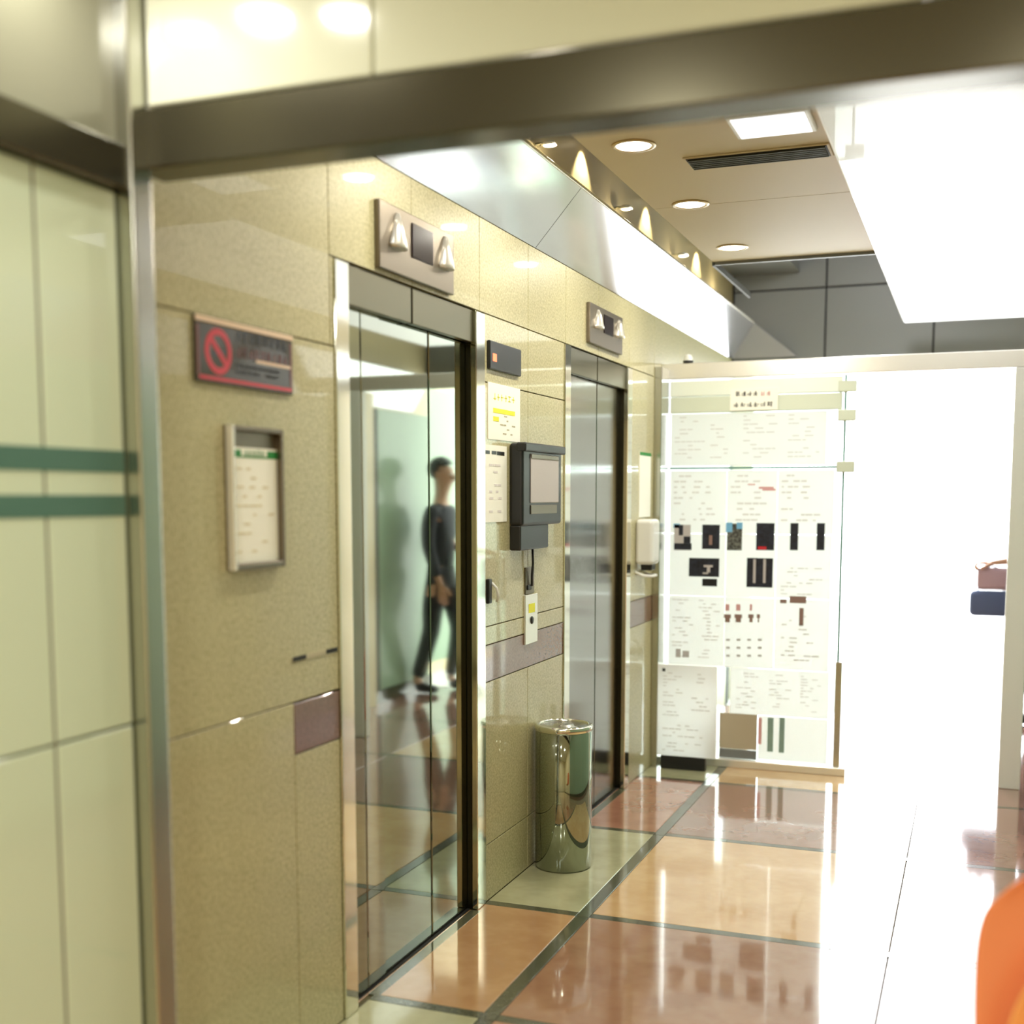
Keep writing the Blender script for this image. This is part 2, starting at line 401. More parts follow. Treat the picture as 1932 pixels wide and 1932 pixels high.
for i, y in enumerate((4.52, 5.62, 6.80)):
    t = thing('clip_lamp', (XW, y, 2.84), ['small bright clip lamp in the cove, nearest the steel beam', 'small bright clip lamp in the cove above the second lift', 'small bright clip lamp in the cove, farthest of the three'][i], 'lamp', 'clip lamps in the cove')
    MB().tube([(XW, y, 2.86), (XW + .05, y, 2.862)], .006).build('arm', 'steel', t)
    MB().lathe(XW + .055, y, [(0, 2.868), (.022, 2.866), (.032, 2.852), (.030, 2.850), (0, 2.852)], 24).build('shade', 'brightsteel', t)
    MB().lathe(XW + .055, y, [(0, 2.846), (.02, 2.848), (.024, 2.851), (0, 2.852)], 24).build('lens', 'cove_lamp', t)

for y in (3.6, 4.52, 5.62, 6.80, 7.9):  # bare point lights added to brighten the cove
    l = bpy.data.lights.new('cove_point', 'POINT'); l.energy = .9; l.color = (1, .9, .68); l.shadow_soft_size = .02
    lo = bpy.data.objects.new('cove_point', l); COL.objects.link(lo); lo.location = (-1.545, y, 2.83)
# luminous ceiling box, square lamp, linear vent
t = thing('ceiling_light_box', (0, 5.8, 2.60), 'big bright white light box hung under the ceiling at right', 'ceiling light')
MB().box(-.472, .46, 3.50, 8.15, 2.612, 2.678, .006, 2).build('housing', 'white', t)
box('end_panel', 'white', -.462, .45, 3.51, 4.2, 2.602, 2.612, t, bev=.003)
for y0, y1 in ((4.21, 5.5), (5.51, 6.8), (6.81, 8.14)):
    box('diffuser', 'diffuser', -.462, .45, y0, y1, 2.602, 2.612, t, bev=.003)
t = thing('square_light', (-.64, 3.95, HALL_Z), 'square white flush light beside the light box', 'ceiling light')
MB().box(-.77, -.515, 3.83, 4.06, HALL_Z - .016, HALL_Z, .004).build('frame', 'white', t)
box('diffuser', 'diffuser', -.755, -.53, 3.845, 4.045, HALL_Z - .019, HALL_Z - .016, t)
t = thing('air_vent', (-.78, 4.32, HALL_Z), 'dark linear air vent grille in the beige ceiling', 'vent')
MB().box(-1.0, -.50, 4.25, 4.40, HALL_Z - .006, HALL_Z, .002).build('frame', 'ceil', t)
for k in range(6):
    y = 4.262 + k * .022
    MB().prism([(-.985, y, HALL_Z - .014), (-.985, y + .004, HALL_Z - .014), (-.985, y + .014, HALL_Z - .004), (-.985, y + .010, HALL_Z - .004)], (.47, 0, 0)).build('slat', 'vent', t)
box('backing', 'dark', -.99, -.51, 4.258, 4.392, HALL_Z - .0075, HALL_Z - .006, t)

# ------------------------------------------------------------------ lifts
def lift(Y0, mirror, label, seam, ret0):
    t = thing('lift', (XW, Y0 + .535, 0), label, 'lift')
    a0, a1, b0, b1 = Y0 + .0, Y0 + .078, Y0 + .985, Y0 + 1.068
    for (u, v) in ((a0, a1), (b0, b1)):
        box('jamb', 'arch', -1.66, XW + .006, u + .001, v - .001, 0.0005, 2.144, t, bev=.003, seg=2)
        box('jamb_return', 'bronze', -1.735, -1.66, u + .001, v - .002, 0.0005, 2.13, t)  # dark material stands for what the mirror steel reveal reflects
    hs = Y0 + .50
    box('header_plate', 'transom', -1.672, XW - .006, a1 + .002, hs - .006, 2.035, 2.144, t, bev=.002)
    box('header_plate', 'transom', -1.672, XW - .006, hs + .006, b0 - .002, 2.035, 2.144, t, bev=.002)
    box('header_joint', 'dark', -1.69, -1.66, hs - .007, hs + .007, 2.035, 2.144, t)
    rm = a1 + (ret0 - a1) * .52
    for (u, v) in ((a1 + .002, rm - .0025), (rm + .0025, ret0 - .003)):
        box('return_panel', mirror, XD - .02, XD + .004, u, v, .006, 2.06, t, bev=.002)
    for (u, v) in ((ret0, seam - .005), (seam + .005, b0 - .002)):
        box('door_panel', mirror, XD - .02, XD, u, v, .006, 2.06, t, bev=.003)
    box('backing', 'dark', -1.745, XD - .021, a1, b0, .001, 2.13, t)
    box('sill', 'dark', XD - .001, XD + .012, a1, b0, .0002, .003, t)
    return t
lift(2.92, 'mirror', 'first lift with mirror-polished steel doors, nearer the camera', 3.600, 3.25)
lift(4.88, 'mirror2', 'second lift with dull grey steel doors, farther down the wall', 5.47, 5.16)

def indicator(y0, y1, z0, z1, label):
    ym = (y0 + y1) / 2; w = y1 - y0
    t = thing('lift_indicator', (XW, ym, z0), label, 'lift indicator', 'indicators above the lifts')
    MB().box(XW, XW + .018, y0, y1, z0, z1, .003, 2).build('plate', 'plate', t)
    d = box('display', 'display', XW + .017, XW + .022, ym - .055, ym + .095, z0 + .065, z1 - .025, t, bev=.002)
    for yy in (y0 + w * .21, y1 - w * .14):
        zb, zt = z0 + .07, z1 - .02; zb2 = zb - (0)
        b = MB()
        n = 20; rings = []
        for (r, z, ex) in ((.040, zb2, .030), (.042, zb2 + .012, .030), (.024, zb2 + .06, .020), (.008, zt, .010)):
            rings.append([b.bm.verts.new((XW + .018 + ex * math.sin(PI * k / (n - 1)), yy - r * math.cos(PI * k / (n - 1)), z)) for k in range(n)])
        for u, v in zip(rings, rings[1:]):
            for k in range(n - 1):
                f = b.bm.faces.new((u[k], u[k + 1], v[k + 1], v[k])); f.smooth = True
        b.bm.faces.new(rings[0]); b.bm.faces.new(rings[-1])
        b.build('cone_lamp', 'brightsteel', t)
indicator(3.162, 3.690, 2.160, 2.352, 'bronze indicator plate with dark display and two cone lamps above the first lift')
indicator(5.185, 5.713, 2.186, 2.362, 'small grey indicator plate with dark display above the second lift')

# ------------------------------------------------------------------ things on the lift wall
t = thing('no_smoking_sign', (XW, 2.485, 1.76), 'smoky acrylic no smoking sign with red ring on the granite wall', 'sign')
box('plate', 'signdark', XW, XW + .010, 2.280, 2.688, 1.758, 1.905, t, bev=.002)
box('top_strip', 'signtop', XW + .009, XW + .0125, 2.280, 2.688, 1.893, 1.906, t, bev=.001)
XP = XW + .0101
b = MB(); n = 40; cy, cz, R, r = 2.366, 1.832, .052, .037
for k in range(n):
    a, c = 2 * PI * k / n, 2 * PI * (k + 1) / n
    b.prism([(XP, cy + R * math.cos(a), cz + R * math.sin(a)), (XP, cy + R * math.cos(c), cz + R * math.sin(c)), (XP, cy + r * math.cos(c), cz + r * math.sin(c)), (XP, cy + r * math.cos(a), cz + r * math.sin(a))], (.0008, 0, 0))
b.prism([(XP, cy - .034, cz + .022), (XP, cy - .024, cz + .032), (XP, cy + .034, cz - .022), (XP, cy + .024, cz - .032)], (.0009, 0, 0))
b.build('prohibition_ring', 'redprint', t)
prints_x('cigarette', 'black', XP, [(2.345, 2.360, 1.822, 1.832), (2.364, 2.392, 1.829, 1.836)], t)
rnd = random.Random(3)
def glyphs(a0, a1, z0, z1, n, rnd):
    out = []; w = (a1 - a0) / n; h = z1 - z0
    for k in range(n):
        x = a0 + k * w; s = w * .14
        for q in range(rnd.choice((2, 3))):
            zz = z0 + h * (q + .5) / 3 + rnd.uniform(-.05, .05) * h
            out.append((x + w * .08, x + w * rnd.uniform(.7, .88), zz, zz + h * .13))
        for q in range(rnd.choice((1, 2))):
            xx = x + w * rnd.uniform(.15, .65); out.append((xx, xx + s, z0 + h * rnd.uniform(0, .2), z1))
    return out
prints_x('black_lettering', 'black', XP, glyphs(2.435, 2.662, 1.862, 1.890, 8, rnd), t)
prints_x('red_lettering', 'dullred', XP, glyphs(2.435, 2.668, 1.826, 1.852, 9, rnd) , t)
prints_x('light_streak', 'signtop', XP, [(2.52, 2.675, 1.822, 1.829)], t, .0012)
prints_x('small_lettering', 'dark', XP, textrows(2.435, 2.668, 1.784, 1.812, .014, rnd, .9, .016, .5), t)
prints_x('border', 'redprint', XP, [(2.29, 2.68, 1.766, 1.774)], t)
for q in ((2.674, 2.682, 1.775, 1.885), (2.284, 2.292, 1.775, 1.885)): prints_x('side_border', 'dullred', XP, [q], t)

t = thing('notice_frame', (XW, 2.5, 1.325), 'slim silver frame holding a white notice with green header, under the no smoking sign', 'notice frame')
Y0, Y1, Z0, Z1 = 2.392, 2.617, 1.326, 1.668
box('back_plate', 'plate', XW, XW + .006, Y0, Y1, Z0, Z1, t)
for (u, v, p, q, m_) in ((Y0, Y0 + .012, Z0, Z1, 'brightsteel'), (Y1 - .012, Y1, Z0, Z1, 'plate'), (Y0 + .012, Y1 - .012, Z0, Z0 + .016, 'plate'), (Y0 + .012, Y1 - .012, Z1 - .012, Z1, 'plate')):
    box('frame_bar', m_, XW + .004, XW + .024, u, v, p, q, t, bev=.002)
pp = box('notice_sheet', 'paper2', XW + .006, XW + .010, Y0 + .013, Y1 - .013, Z0 + .017, 1.618, t)
XP = XW + .0101
prints_x('green_header', 'greenprint', XP, [(Y0 + .013, Y0 + .055, 1.594, 1.612), (2.56, Y1 - .013, 1.594, 1.612), (Y0 + .055, 2.56, 1.594, 1.598)], pp)
prints_x('header_lettering', 'greenprint', XP, glyphs(2.46, 2.55, 1.597, 1.613, 5, rnd), pp)
prints_x('body_lettering', 'creamprint', XP, textrows(Y0 + .03, Y1 - .03, 1.36, 1.57, .022, rnd, .5, .02, .22), pp)

t = thing('card_slot', (XW, 2.79, 1.075), 'thin dark slot strip in the granite above the maroon inlay', 'slot')
box('plate', 'khakiprint', XW, XW + .003, 2.672, 2.908, 1.073, 1.086, t)
box('recess', 'dark', XW + .0028, XW + .0034, 2.672, 2.740, 1.073, 1.086, t)
box('recess', 'dark', XW + .0028, XW + .0034, 2.845, 2.908, 1.073, 1.086, t)

t = thing('floor_display', (XW, 4.17, 1.955), 'black display plate with orange digit right of the first lift', 'display')
box('plate', 'black', XW, XW + .014, 4.015, 4.330, 1.956, 2.056, t, bev=.003)
box('digit', 'orange_led', XW + .0135, XW + .0148, 4.04, 4.075, 1.985, 2.012, t)

t = thing('paper_notice', (XW, 4.185, 1.71), 'white notice with yellow highlighted line below the black display plate', 'notice')
box('sheet', 'paper2', XW, XW + .0025, 4.022, 4.346, 1.709, 1.911, t)
prints_x('yellow_band', 'yellow', XW + .0025, [(4.07, 4.29, 1.805, 1.822), (4.07, 4.125, 1.775, 1.792)], t)
prints_x('lettering', 'yellow', XW + .0025, glyphs(4.07, 4.29, 1.85, 1.875, 6, rnd)[::2], t)
prints_x('small_lettering', 'khakiprint', XW + .0025, textrows(4.14, 4.31, 1.73, 1.80, .016, rnd, .5, .03, .3), t)

t = thing('paper_notice', (XW, 4.09, 1.41), 'tall white notice with black heading left of the black wall phone box', 'notice')
box('sheet', 'paper2', XW, XW + .0025, 3.993, 4.205, 1.409, 1.688, t)
prints_x('heading', 'black', XW + .0025, [(3.995, 4.035, 1.655, 1.667), (4.055, 4.10, 1.655, 1.667), (4.105, 4.18, 1.653, 1.667)], t)
prints_x('lettering', 'faint', XW + .0025, textrows(4.03, 4.17, 1.43, 1.62, .024, rnd, .6, .03, .35), t)

t = thing('wall_phone_box', (XW, 4.46, 1.30), 'black wall box with grey front panel between the lifts', 'wall box')
bx = MB().box(XW, XW + .056, 4.235, 4.69, 1.392, 1.703, .012, 3).build('case', 'black', t)
box('lid', 'black', XW + .03, XW + .070, 4.23, 4.70, 1.672, 1.705, t, bev=.006, seg=2)
box('front_panel', 'greyprint', XW + .0555, XW + .060, 4.315, 4.64, 1.478, 1.665, t, bev=.002)
box('label_strip', 'plate', XW + .0598, XW + .062, 4.315, 4.63, 1.648, 1.662, t)
box('lower_band', 'plate', XW + .0555, XW + .060, 4.315, 4.62, 1.435, 1.470, t, bev=.002)
MB().box(XW, XW + .045, 4.24, 4.56, 1.298, 1.394, .006, 2).build('lower_case', 'black', t)
b = MB().tube([(XW + .02, 4.44, 1.30), (XW + .022, 4.44, 1.24), (XW + .016, 4.445, 1.19), (XW + .014, 4.45, 1.15)], .005).build('cord', 'black', t)

t = thing('call_button_plate', (XW, 4.46, .915), 'narrow steel call button plate with yellow sticker over the maroon band', 'call button plate')
box('plate', 'brightsteel', XW, XW + .008, 4.395, 4.535, .918, 1.115, t, bev=.002)
box('upper_plate', 'plate', XW, XW + .006, 4.40, 4.50, 1.118, 1.225, t, bev=.002)
box('sticker', 'yellow', XW + .0078, XW + .009, 4.43, 4.50, 1.042, 1.078, t)
MB().lathe(0, 0, [(0, .004), (.014, .004), (.016, 0)], 20).build('temp', 'black', t)
o = bpy.data.objects['temp']; o.name = 'button'; o.data.name = 'button'
o.rotation_euler = (0, PI / 2, 0); o.location = Vector((XW + .008, 4.465, 1.012)) - ORG[t.name]
for v in o.data.vertices: v.co += ORG[t.name]
o.data.update()
box('switch', 'black', XW + .0055, XW + .012, 4.415, 4.455, 1.135, 1.155, t, bev=.002)

t = thing('wall_hook', (XW, 4.03, 1.10), 'small black key hook with white clip beside the first lift', 'hook')
box('base', 'black', XW, XW + .014, 4.0, 4.03, 1.115, 1.205, t, bev=.003)
MB().tube([(XW + .012, 4.03, 1.19), (XW + .025, 4.045, 1.17), (XW + .03, 4.05, 1.14), (XW + .02, 4.06, 1.12)], .005).build('clip', 'white', t)

t = thing('dispenser', (XW, 6.15, 1.13), 'white hand sanitiser dispenser on the wall past the second lift', 'dispenser')
MB().box(XW, XW + .095, 6.05, 6.20, 1.150, 1.385, .02, 4).build('body', 'white', t)
MB().box(XW + .02, XW + .08, 6.09, 6.17, 1.118, 1.152, .006, 2).build('nozzle', 'black', t)
MB().tube([(XW + .0, 6.06, 1.11), (XW + .04, 6.058, 1.092), (XW + .085, 6.07, 1.09), (XW + .085, 6.16, 1.09), (XW + .04, 6.18, 1.092), (XW, 6.18, 1.11)], .008).build('tray_loop', 'white', t)
t = thing('paper_notice', (XW, 6.23, 1.40), 'tall white notice with green header above the hand sanitiser dispenser', 'notice')
box('sheet', 'paper2', XW, XW + .004, 6.11, 6.34, 1.395, 1.735, t)
prints_x('green_header', 'greenprint', XW + .004, [(6.11, 6.34, 1.718, 1.735)], t)

# ------------------------------------------------------------------ bins
BXC, BYC, BR = -1.520, 4.53, .115
t = thing('litter_bin', (BXC, BYC, 0), 'tall cylindrical polished steel litter bin against the wall between the lifts', 'bin')
MB().lathe(BXC, BYC, [(0, .001), (BR - .004, .001), (BR, .006), (BR, .562), (BR - .002, .564)], 72).build('body', 'mirror', t)
MB().lathe(BXC, BYC, [(BR - .002, .563), (BR + .003, .567), (BR + .003, .583), (BR - .002, .589), (BR - .014, .590), (BR - .018, .583), (BR - .018, .577)], 72).build('rim', 'arch', t)
MB().lathe(BXC, BYC, [(BR - .017, .583), (.045, .579), (.04, .587), (0, .589)], 72).build('ash_tray', 'steel', t)

# ------------------------------------------------------------------ header, glass screen and notice board
struct(box('trim_8', 'brightsteel', XW, XO, YH - .03, YH + .04, 2.145, 2.232, bev=.004))
struct(box('trim_9', 'steel', XW, -1.602, YH - .19, YH + .02, 0, 2.20, bev=.003))
struct(box('trim_10', 'white', .165, .27, YH - .03, YH + .03, 0, 2.144, bev=.004))
gs = thing('glass_screen', (-1.12, YH, 0), 'fixed glass entrance screen with steel fittings, covered in posted papers', 'glass screen')
box('pane', 'glass', -1.598, -.672, YH - .006, YH + .006, .03, 1.655, gs, bev=.001)
box('pane', 'glass', -1.598, -.672, YH - .006, YH + .006, 1.665, 2.142, gs, bev=.001)
box('pane_edge', 'glassedge', -1.598, -.665, YH - .008, YH + .008, 1.653, 1.666, gs)
box('top_rail', 'railgreen', -1.598, -.672, YH - .022, YH + .012, 2.050, 2.135, gs, bev=.004)
box('top_rail', 'railgrey', -1.598, -.672, YH - .016, YH + .012, 1.960, 2.048, gs, bev=.004)
box('bottom_rail', 'brightsteel', -1.36, -.60, YH - .05, YH + .03, 0.0, .045, gs, bev=.003)
box('bottom_rail', 'steel', -1.60, -1.362, YH - .03, YH + .03, 0.0, .03, gs, bev=.003)
box('side_post', 'steel', -.668, -.632, YH - .03, YH + .03, .045, .62, gs, bev=.003)
box('side_post', 'glassedge', -.664, -.650, YH - .006, YH + .006, .62, 2.142, gs)
for z in (1.93, 1.66, 2.08):
    box('hinge', 'railgrey', -.694, -.60, YH - .025, YH + .025, z - .03, z + .03, gs, bev=.004)
YP = YH - .0075
def sheet(name, x0, x1, z0, z1, label, m='paper', y=YP, th=.002):
    t = thing(name, ((x0 + x1) / 2, y, z0), label, 'notice', 'papers on the glass screen')
    box('sheet', m, x0, x1, y - th, y, z0, z1, t)
    return t, y - th
rd = random.Random(11)
# small sign with two rows of characters
t, y = sheet('door_sign', -1.262, -1.005, 1.967, 2.083, 'small white sign with two rows of black characters at the top of the glass screen', y=YH - .0225, m='paper2')
prints_y('lettering', 'black', y, glyphs(-1.235, -1.11, 2.042, 2.068, 4, rd) + glyphs(-1.245, -1.03, 1.984, 2.010, 6, rd), t)
prints_y('red_lettering', 'pinkprint', y, glyphs(-1.10, -1.04, 2.042, 2.066, 2, rd), t)
# upper drawing sheet
t, y = sheet('poster', -1.590, -.748, 1.672, 1.957, 'wide white sheet of faint plans above the glass joint')
b_ = []
for a0, a1 in ((-1.57, -1.40), (-1.37, -1.24), (-1.19, -1.0), (-.95, -.78)): b_ += textrows(a0, a1, 1.70, 1.94, .022, rd, .45, .035, .25)
prints_y('plan_lines', 'faint', y, b_, t)
# big sheets below
YB2 = YP
def rows(x0, x1, z0, z1, h=.022, f=.45, w=.03, g=.28): return textrows(x0, x1, z0, z1, h, rd, f, w, g)
bigs = [(-1.590, -1.275, 1.30, 1.645, 'white sheet with long faint handwriting, left under the glass joint'),
        (-1.273, -1.0, 1.30, 1.645, 'white sheet with a pink signature line, centre under the glass joint'),
        (-.998, -.70, 1.30, 1.645, 'white sheet with a faint round stamp, right under the glass joint')]
for i, (x0, x1, z0, z1, lb) in enumerate(bigs):
    t, y = sheet('poster', x0, x1, z0, z1, lb)
    prints_y('plan_lines', 'faint', y, rows(x0 + .02, x1 - .03, 1.36, 1.62, .03), t)
    if i == 1: prints_y('red_line', 'pinkprint', y, [(-1.16, -1.12, 1.565, 1.572), (-1.10, -1.02, 1.545, 1.556), (-1.08, -1.01, 1.535, 1.545)], t)
# sheet holding the photographs
def photo_sheet(x0, x1, z0, z1, lb): return sheet('photo_sheet', x0, x1, z0, z1, lb)
PH = {}
def pxx(px, z): # screen column to X on the screen plane
    d = fw + rt * ((px - CXP) / FOC) - up * 0
    # iterate on the row for the given height
    py = 938.0
    for _ in range(6):
        d = fw + rt * ((px - CXP) / FOC) - up * ((py - CYP) / FOC)
        tt = YP / d.y
        zz = EYE + d.z * tt
        py += (zz - z) * 340
    return d.x * tt
def zof(py, px):
    d = fw + rt * ((px - CXP) / FOC) - up * ((py - CYP) / FOC)
    return EYE + d.z * YP / d.y
def R(px0, px1, py0, py1):
    zc = zof((py0 + py1) / 2, (px0 + px1) / 2)
    return (pxx(px0, zc), pxx(px1, zc), zof(py1, (px0 + px1) / 2), zof(py0, (px0 + px1) / 2))
strips = [(-1.590, -1.275, 'white sheet with three building photographs, left of the photo row'),
          (-1.273, -1.0, 'white sheet with building photographs, centre of the photo row'), (-.998, -.705, 'white sheet with two slim tower photographs, right of the photo row')]
tt_ = []
for x0, x1, lb in strips:
    t, y = sheet('photo_sheet', x0, x1, .952, 1.297, lb); tt_.append((t, y))
def ph(i, m, name, *r):
    t, y = tt_[i]
    return prints_y(name, m, y, [R(*q) for q in r], t)
ph(0, 'greyprint', 'tower_photo', (1272, 1303, 990, 1038)); ph(0, 'sky', 'sky_patch', (1271, 1283, 988, 996)); 
prints_y('dark_base', 'navy', tt_[0][1] - .0009, [R(1272, 1305, 1025, 1037), R(1281, 1289, 990, 1010), R(1290, 1303, 1012, 1025)], tt_[0][0])
ph(0, 'navy', 'night_photo', (1325, 1358, 990, 1036))
prints_y('lit_windows', 'brownprint', tt_[0][1] - .0009, [R(1338, 1344, 1010, 1028)], tt_[0][0])
ph(1, 'greyphoto', 'glass_tower_photo', (1372, 1400, 988, 1038))
prints_y('sky_patch', 'sky', tt_[1][1] - .0009, [R(1370, 1382, 986, 1004), R(1390, 1401, 986, 998)], tt_[1][0])
ph(1, 'navy', 'night_photo', (1427, 1461, 987, 1038))
prints_y('red_lights', 'redprint', tt_[1][1] - .0009, [R(1430, 1446, 1031, 1037)], tt_[1][0])
ph(2, 'navy', 'slim_tower_photo', (1491, 1506, 987, 1038)); ph(2, 'navy', 'slim_tower_photo', (1541, 1556, 987, 1038))
ph(0, 'navy', 'dark_photo', (1300, 1357, 1053, 1088)); ph(0, 'black', 'dark_caption', (1325, 1353, 1092, 1106))
prints_y('pale_emblem', 'greyprint', tt_[0][1] - .0009, [R(1328, 1345, 1066, 1070), R(1334, 1340, 1070, 1080), R(1326, 1336, 1080, 1083)], tt_[0][0])
ph(1, 'navy', 'twin_tower_photo', (1409, 1458, 1053, 1108))
prints_y('pale_towers', 'greyprint', tt_[1][1] - .0009, [R(1421, 1426, 1055, 1100), R(1440, 1445, 1055, 1100)], tt_[1][0])
prints_y('faint_text', 'faint', tt_[2][1], rows(-.97, -.73, .97, 1.12, .02), tt_[2][0])
# lower sheets
t, y = sheet('poster', -1.590, -1.275, .56, .95, 'white sheet of small grey table rows, lower left of the glass screen')
prints_y('table_rows', 'faint', y, rows(-1.57, -1.45, .60, .93, .02) + rows(-1.42, -1.30, .60, .93, .02), t)
prints_y('brown_figures', 'greyprint', y, [R(1275, 1284, 1224, 1240), R(1288, 1300, 1228, 1240)], t)
t, y = sheet('poster', -1.273, -1.0, .56, .95, 'white sheet with a row of small brown ornaments, lower centre of the glass screen')
for k, (px, w) in enumerate(((1372, 13), (1392, 14), (1418, 10), (1434, 6))):
    prints_y('brown_ornament', 'brownprint', y, [R(px - 6, px + w - 6, 1159, 1166), R(px - 4, px + w - 8, 1166, 1174)], t)
    prints_y('pink_ornament', 'pinkprint', y, [R(px - 3, px + w - 9, 1140, 1152)], t)
prints_y('grey_dots', 'greyprint', y, [R(1370 + 20 * i, 1377 + 20 * i, 1205 + 15 * j, 1209 + 15 * j) for i in range(4) for j in range(3)], t)
t, y = sheet('poster', -.998, -.705, .56, .95, 'white sheet with a grey bar and a mauve bar, lower right of the glass screen')
prints_y('grey_bar', 'brownprint', y, [R(1490, 1521, 1125, 1138), R(1472, 1484, 1131, 1138)], t)
prints_y('mauve_bar', 'brownprint', y, [R(1508, 1516, 1147, 1180)], t)
prints_y('faint_text', 'faint', y, rows(-.96, -.74, .60, .86, .024), t)
t, y = sheet('poster', -1.235, -.70, .30, .558, 'wide white sheet of pale text columns, above the beige gap')
b_ = []
for a0, a1 in ((-1.2, -1.07), (-1.02, -.9), (-.85, -.74)): b_ += rows(a0, a1, .33, .53, .016)
prints_y('text_columns', 'faint', y, b_, t)
t, y = sheet('poster', -1.075, -.70, .05, .298, 'white sheet with teal strips at the foot of the glass screen')
prints_y('teal_strip', 'tealprint', y, [R(1448, 1459, 1354, 1418), R(1470, 1480, 1354, 1420)], t)
prints_y('pink_strip', 'pinkprint', y, [R(1430, 1437, 1354, 1404)], t)
t = tag(box('beige_card', 'beigecard', -1.29, -1.08, YP - .004, YP, .10, .30), 'small beige card panel low on the glass screen between white papers', 'card')  # panel stands for a gap left open between the papers
t = tag(box('grey_card', 'panel', -1.29, -1.08, YP - .004, YP, .046, .098), 'dark grey strip under the beige card at the foot of the glass screen', 'card')  # stands for the dark base seen in that gap
t, y = sheet('poster', -1.600, -1.27, .075, .585, 'white text sheet sticking out at the lower left in front of the dark channel', y=6.40, th=.003)
ORG_t = t
prints_y('text_rows', 'faint', y, rows(-1.57, -1.44, .30, .54, .018) + rows(-1.41, -1.30, .33, .54, .022) + rows(-1.57, -1.30, .10, .25, .02), t)
prints_y('black_mark', 'black', y, [(-1.575, -1.558, .545, .562)], t)
box('stand_foot', 'black', -1.58, -1.33, 6.40, 6.44, 0, .075, t, bev=.003)

t = thing('security_camera', (-1.5, YH - .06, 2.235), 'small white dome camera on the steel header at the lift wall end', 'camera')
MB().lathe(-1.50, YH - .01, [(0, 2.233), (.028, 2.233), (.028, 2.245), (0, 2.246)], 24).build('base', 'black', t)
MB().lathe(-1.50, YH - .01, [(.024, 2.245), (.024, 2.262), (.016, 2.276), (0, 2.281)], 24).build('dome', 'white', t)

# ------------------------------------------------------------------ orange chair
def chair(cx, cy, rot):
    t = thing('plastic_chair', (cx, cy, 0), 'orange moulded plastic chair cut off at the lower right corner', 'chair')
    def shell(pts_fn, nu, nv, name, m, th):
        b = MB(); g = [[b.bm.verts.new(pts_fn(i / (nu - 1), j / (nv - 1))) for i in range(nu)] for j in range(nv)]
        for j in range(nv - 1):
            for i in range(nu - 1):
                f = b.bm.faces.new((g[j][i], g[j][i + 1], g[j + 1][i + 1], g[j + 1][i])); f.smooth = True
        ca, sa = math.cos(rot), math.sin(rot)
        for v in b.bm.verts:
            x, y = v.co.x, v.co.y
            v.co = Vector((cx + x * ca - y * sa, cy + x * sa + y * ca, v.co.z))
        o = b.build(name, m, t)
        s = o.modifiers.new('solidify', 'SOLIDIFY'); s.thickness = th; s.offset = 0
        sb = o.modifiers.new('subsurf', 'SUBSURF'); sb.levels = 1; sb.render_levels = 2
    def back(u, v):                       # v 0 bottom, 1 top; local: +y is behind the sitter
        a = (u - .5) * 2
        hw = .215 + .012 * math.sin(PI * v)
        top = .87
        z = .46 + (top - .46) * v
        if v > .55:                        # round the two top corners
            q = (v - .55) / .45; hw *= math.sqrt(max(0, 1 - (q ** 3.0) * .62))
            z -= .0
        return (a * hw, .20 + .06 * v - .045 * a * a * 1.0, z - .016 * a ** 4 * (v > .8))
    def seat(u, v):
        a = (u - .5) * 2
        hw = .22
        return (a * hw, -.22 + .41 * v, .455 + .030 * a ** 4 + .02 * (v ** 6) - .012 * (1 - a * a) * math.sin(PI * v) - (.03 * (1 - v) ** 6))
    shell(back, 15, 15, 'backrest', 'orange', .007)
    shell(seat, 13, 13, 'seat', 'orange2', .007)
    def lumbar(u, v):
        a = (u - .5) * 2; hw = .185 * math.sqrt(max(.0, 1 - (v ** 2.4) * .93))
        return (a * hw, .168 + .050 * v - .05 * a * a, .452 + .31 * v)
    shell(lumbar, 13, 11, 'lumbar_pad', 'orange2', .008)
    ca, sa = math.cos(rot), math.sin(rot)
    for sx in (-1, 1):
        for sy in (-1, 1):
            p = lambda x, y, z: (cx + x * ca - y * sa, cy + x * sa + y * ca, z)
            MB().tube([p(sx * .15, sy * .14, .45), p(sx * .19, sy * .19, .22), p(sx * .21, sy * .22, .002)], .011, 10).build('leg', 'steel', t)
chair(.255, 2.0, math.radians(0))

# ------------------------------------------------------------------ person by the entrance
def skin_mesh(name, chains, m, parent, sub=2, origin=(0, 0, 0), root=0):
    """chains: list of [(co, rx, ry)...]; first point of a later chain may be an int index into the vertex list"""
    verts = []; edges = []; rad = []
    for ch in chains:
        prev = None
        for p in ch:
            if isinstance(p, int): prev = p; continue
            verts.append(Vector(p[0])); rad.append(p[1] if isinstance(p[1], tuple) else (p[1], p[1]))
            i = len(verts) - 1
            if prev is not None: edges.append((prev, i))
            prev = i
    me = bpy.data.meshes.new(name); me.from_pydata(verts, edges, []); o = bpy.data.objects.new(name, me); COL.objects.link(o)
    s = o.modifiers.new('skin', 'SKIN'); s.use_smooth_shade = True; s.branch_smoothing = .6
    lay = me.skin_vertices[0].data
    for i, r in enumerate(rad): lay[i].radius = r; lay[i].use_root = (i == root)
    sb = o.modifiers.new('sub', 'SUBSURF'); sb.levels = sub; sb.render_levels = sub
    dg = bpy.context.evaluated_depsgraph_get(); ev = o.evaluated_get(dg)
    nm_ = bpy.data.meshes.new_from_object(ev)
    bpy.data.objects.remove(o); nm_.name = name
    nm_.materials.append(M[m]); q = bpy.data.objects.new(name, nm_); COL.objects.link(q)
    for p in nm_.polygons: p.use_smooth = True
    if parent: q.parent = parent
    return q
PX, PY = .45, 8.38
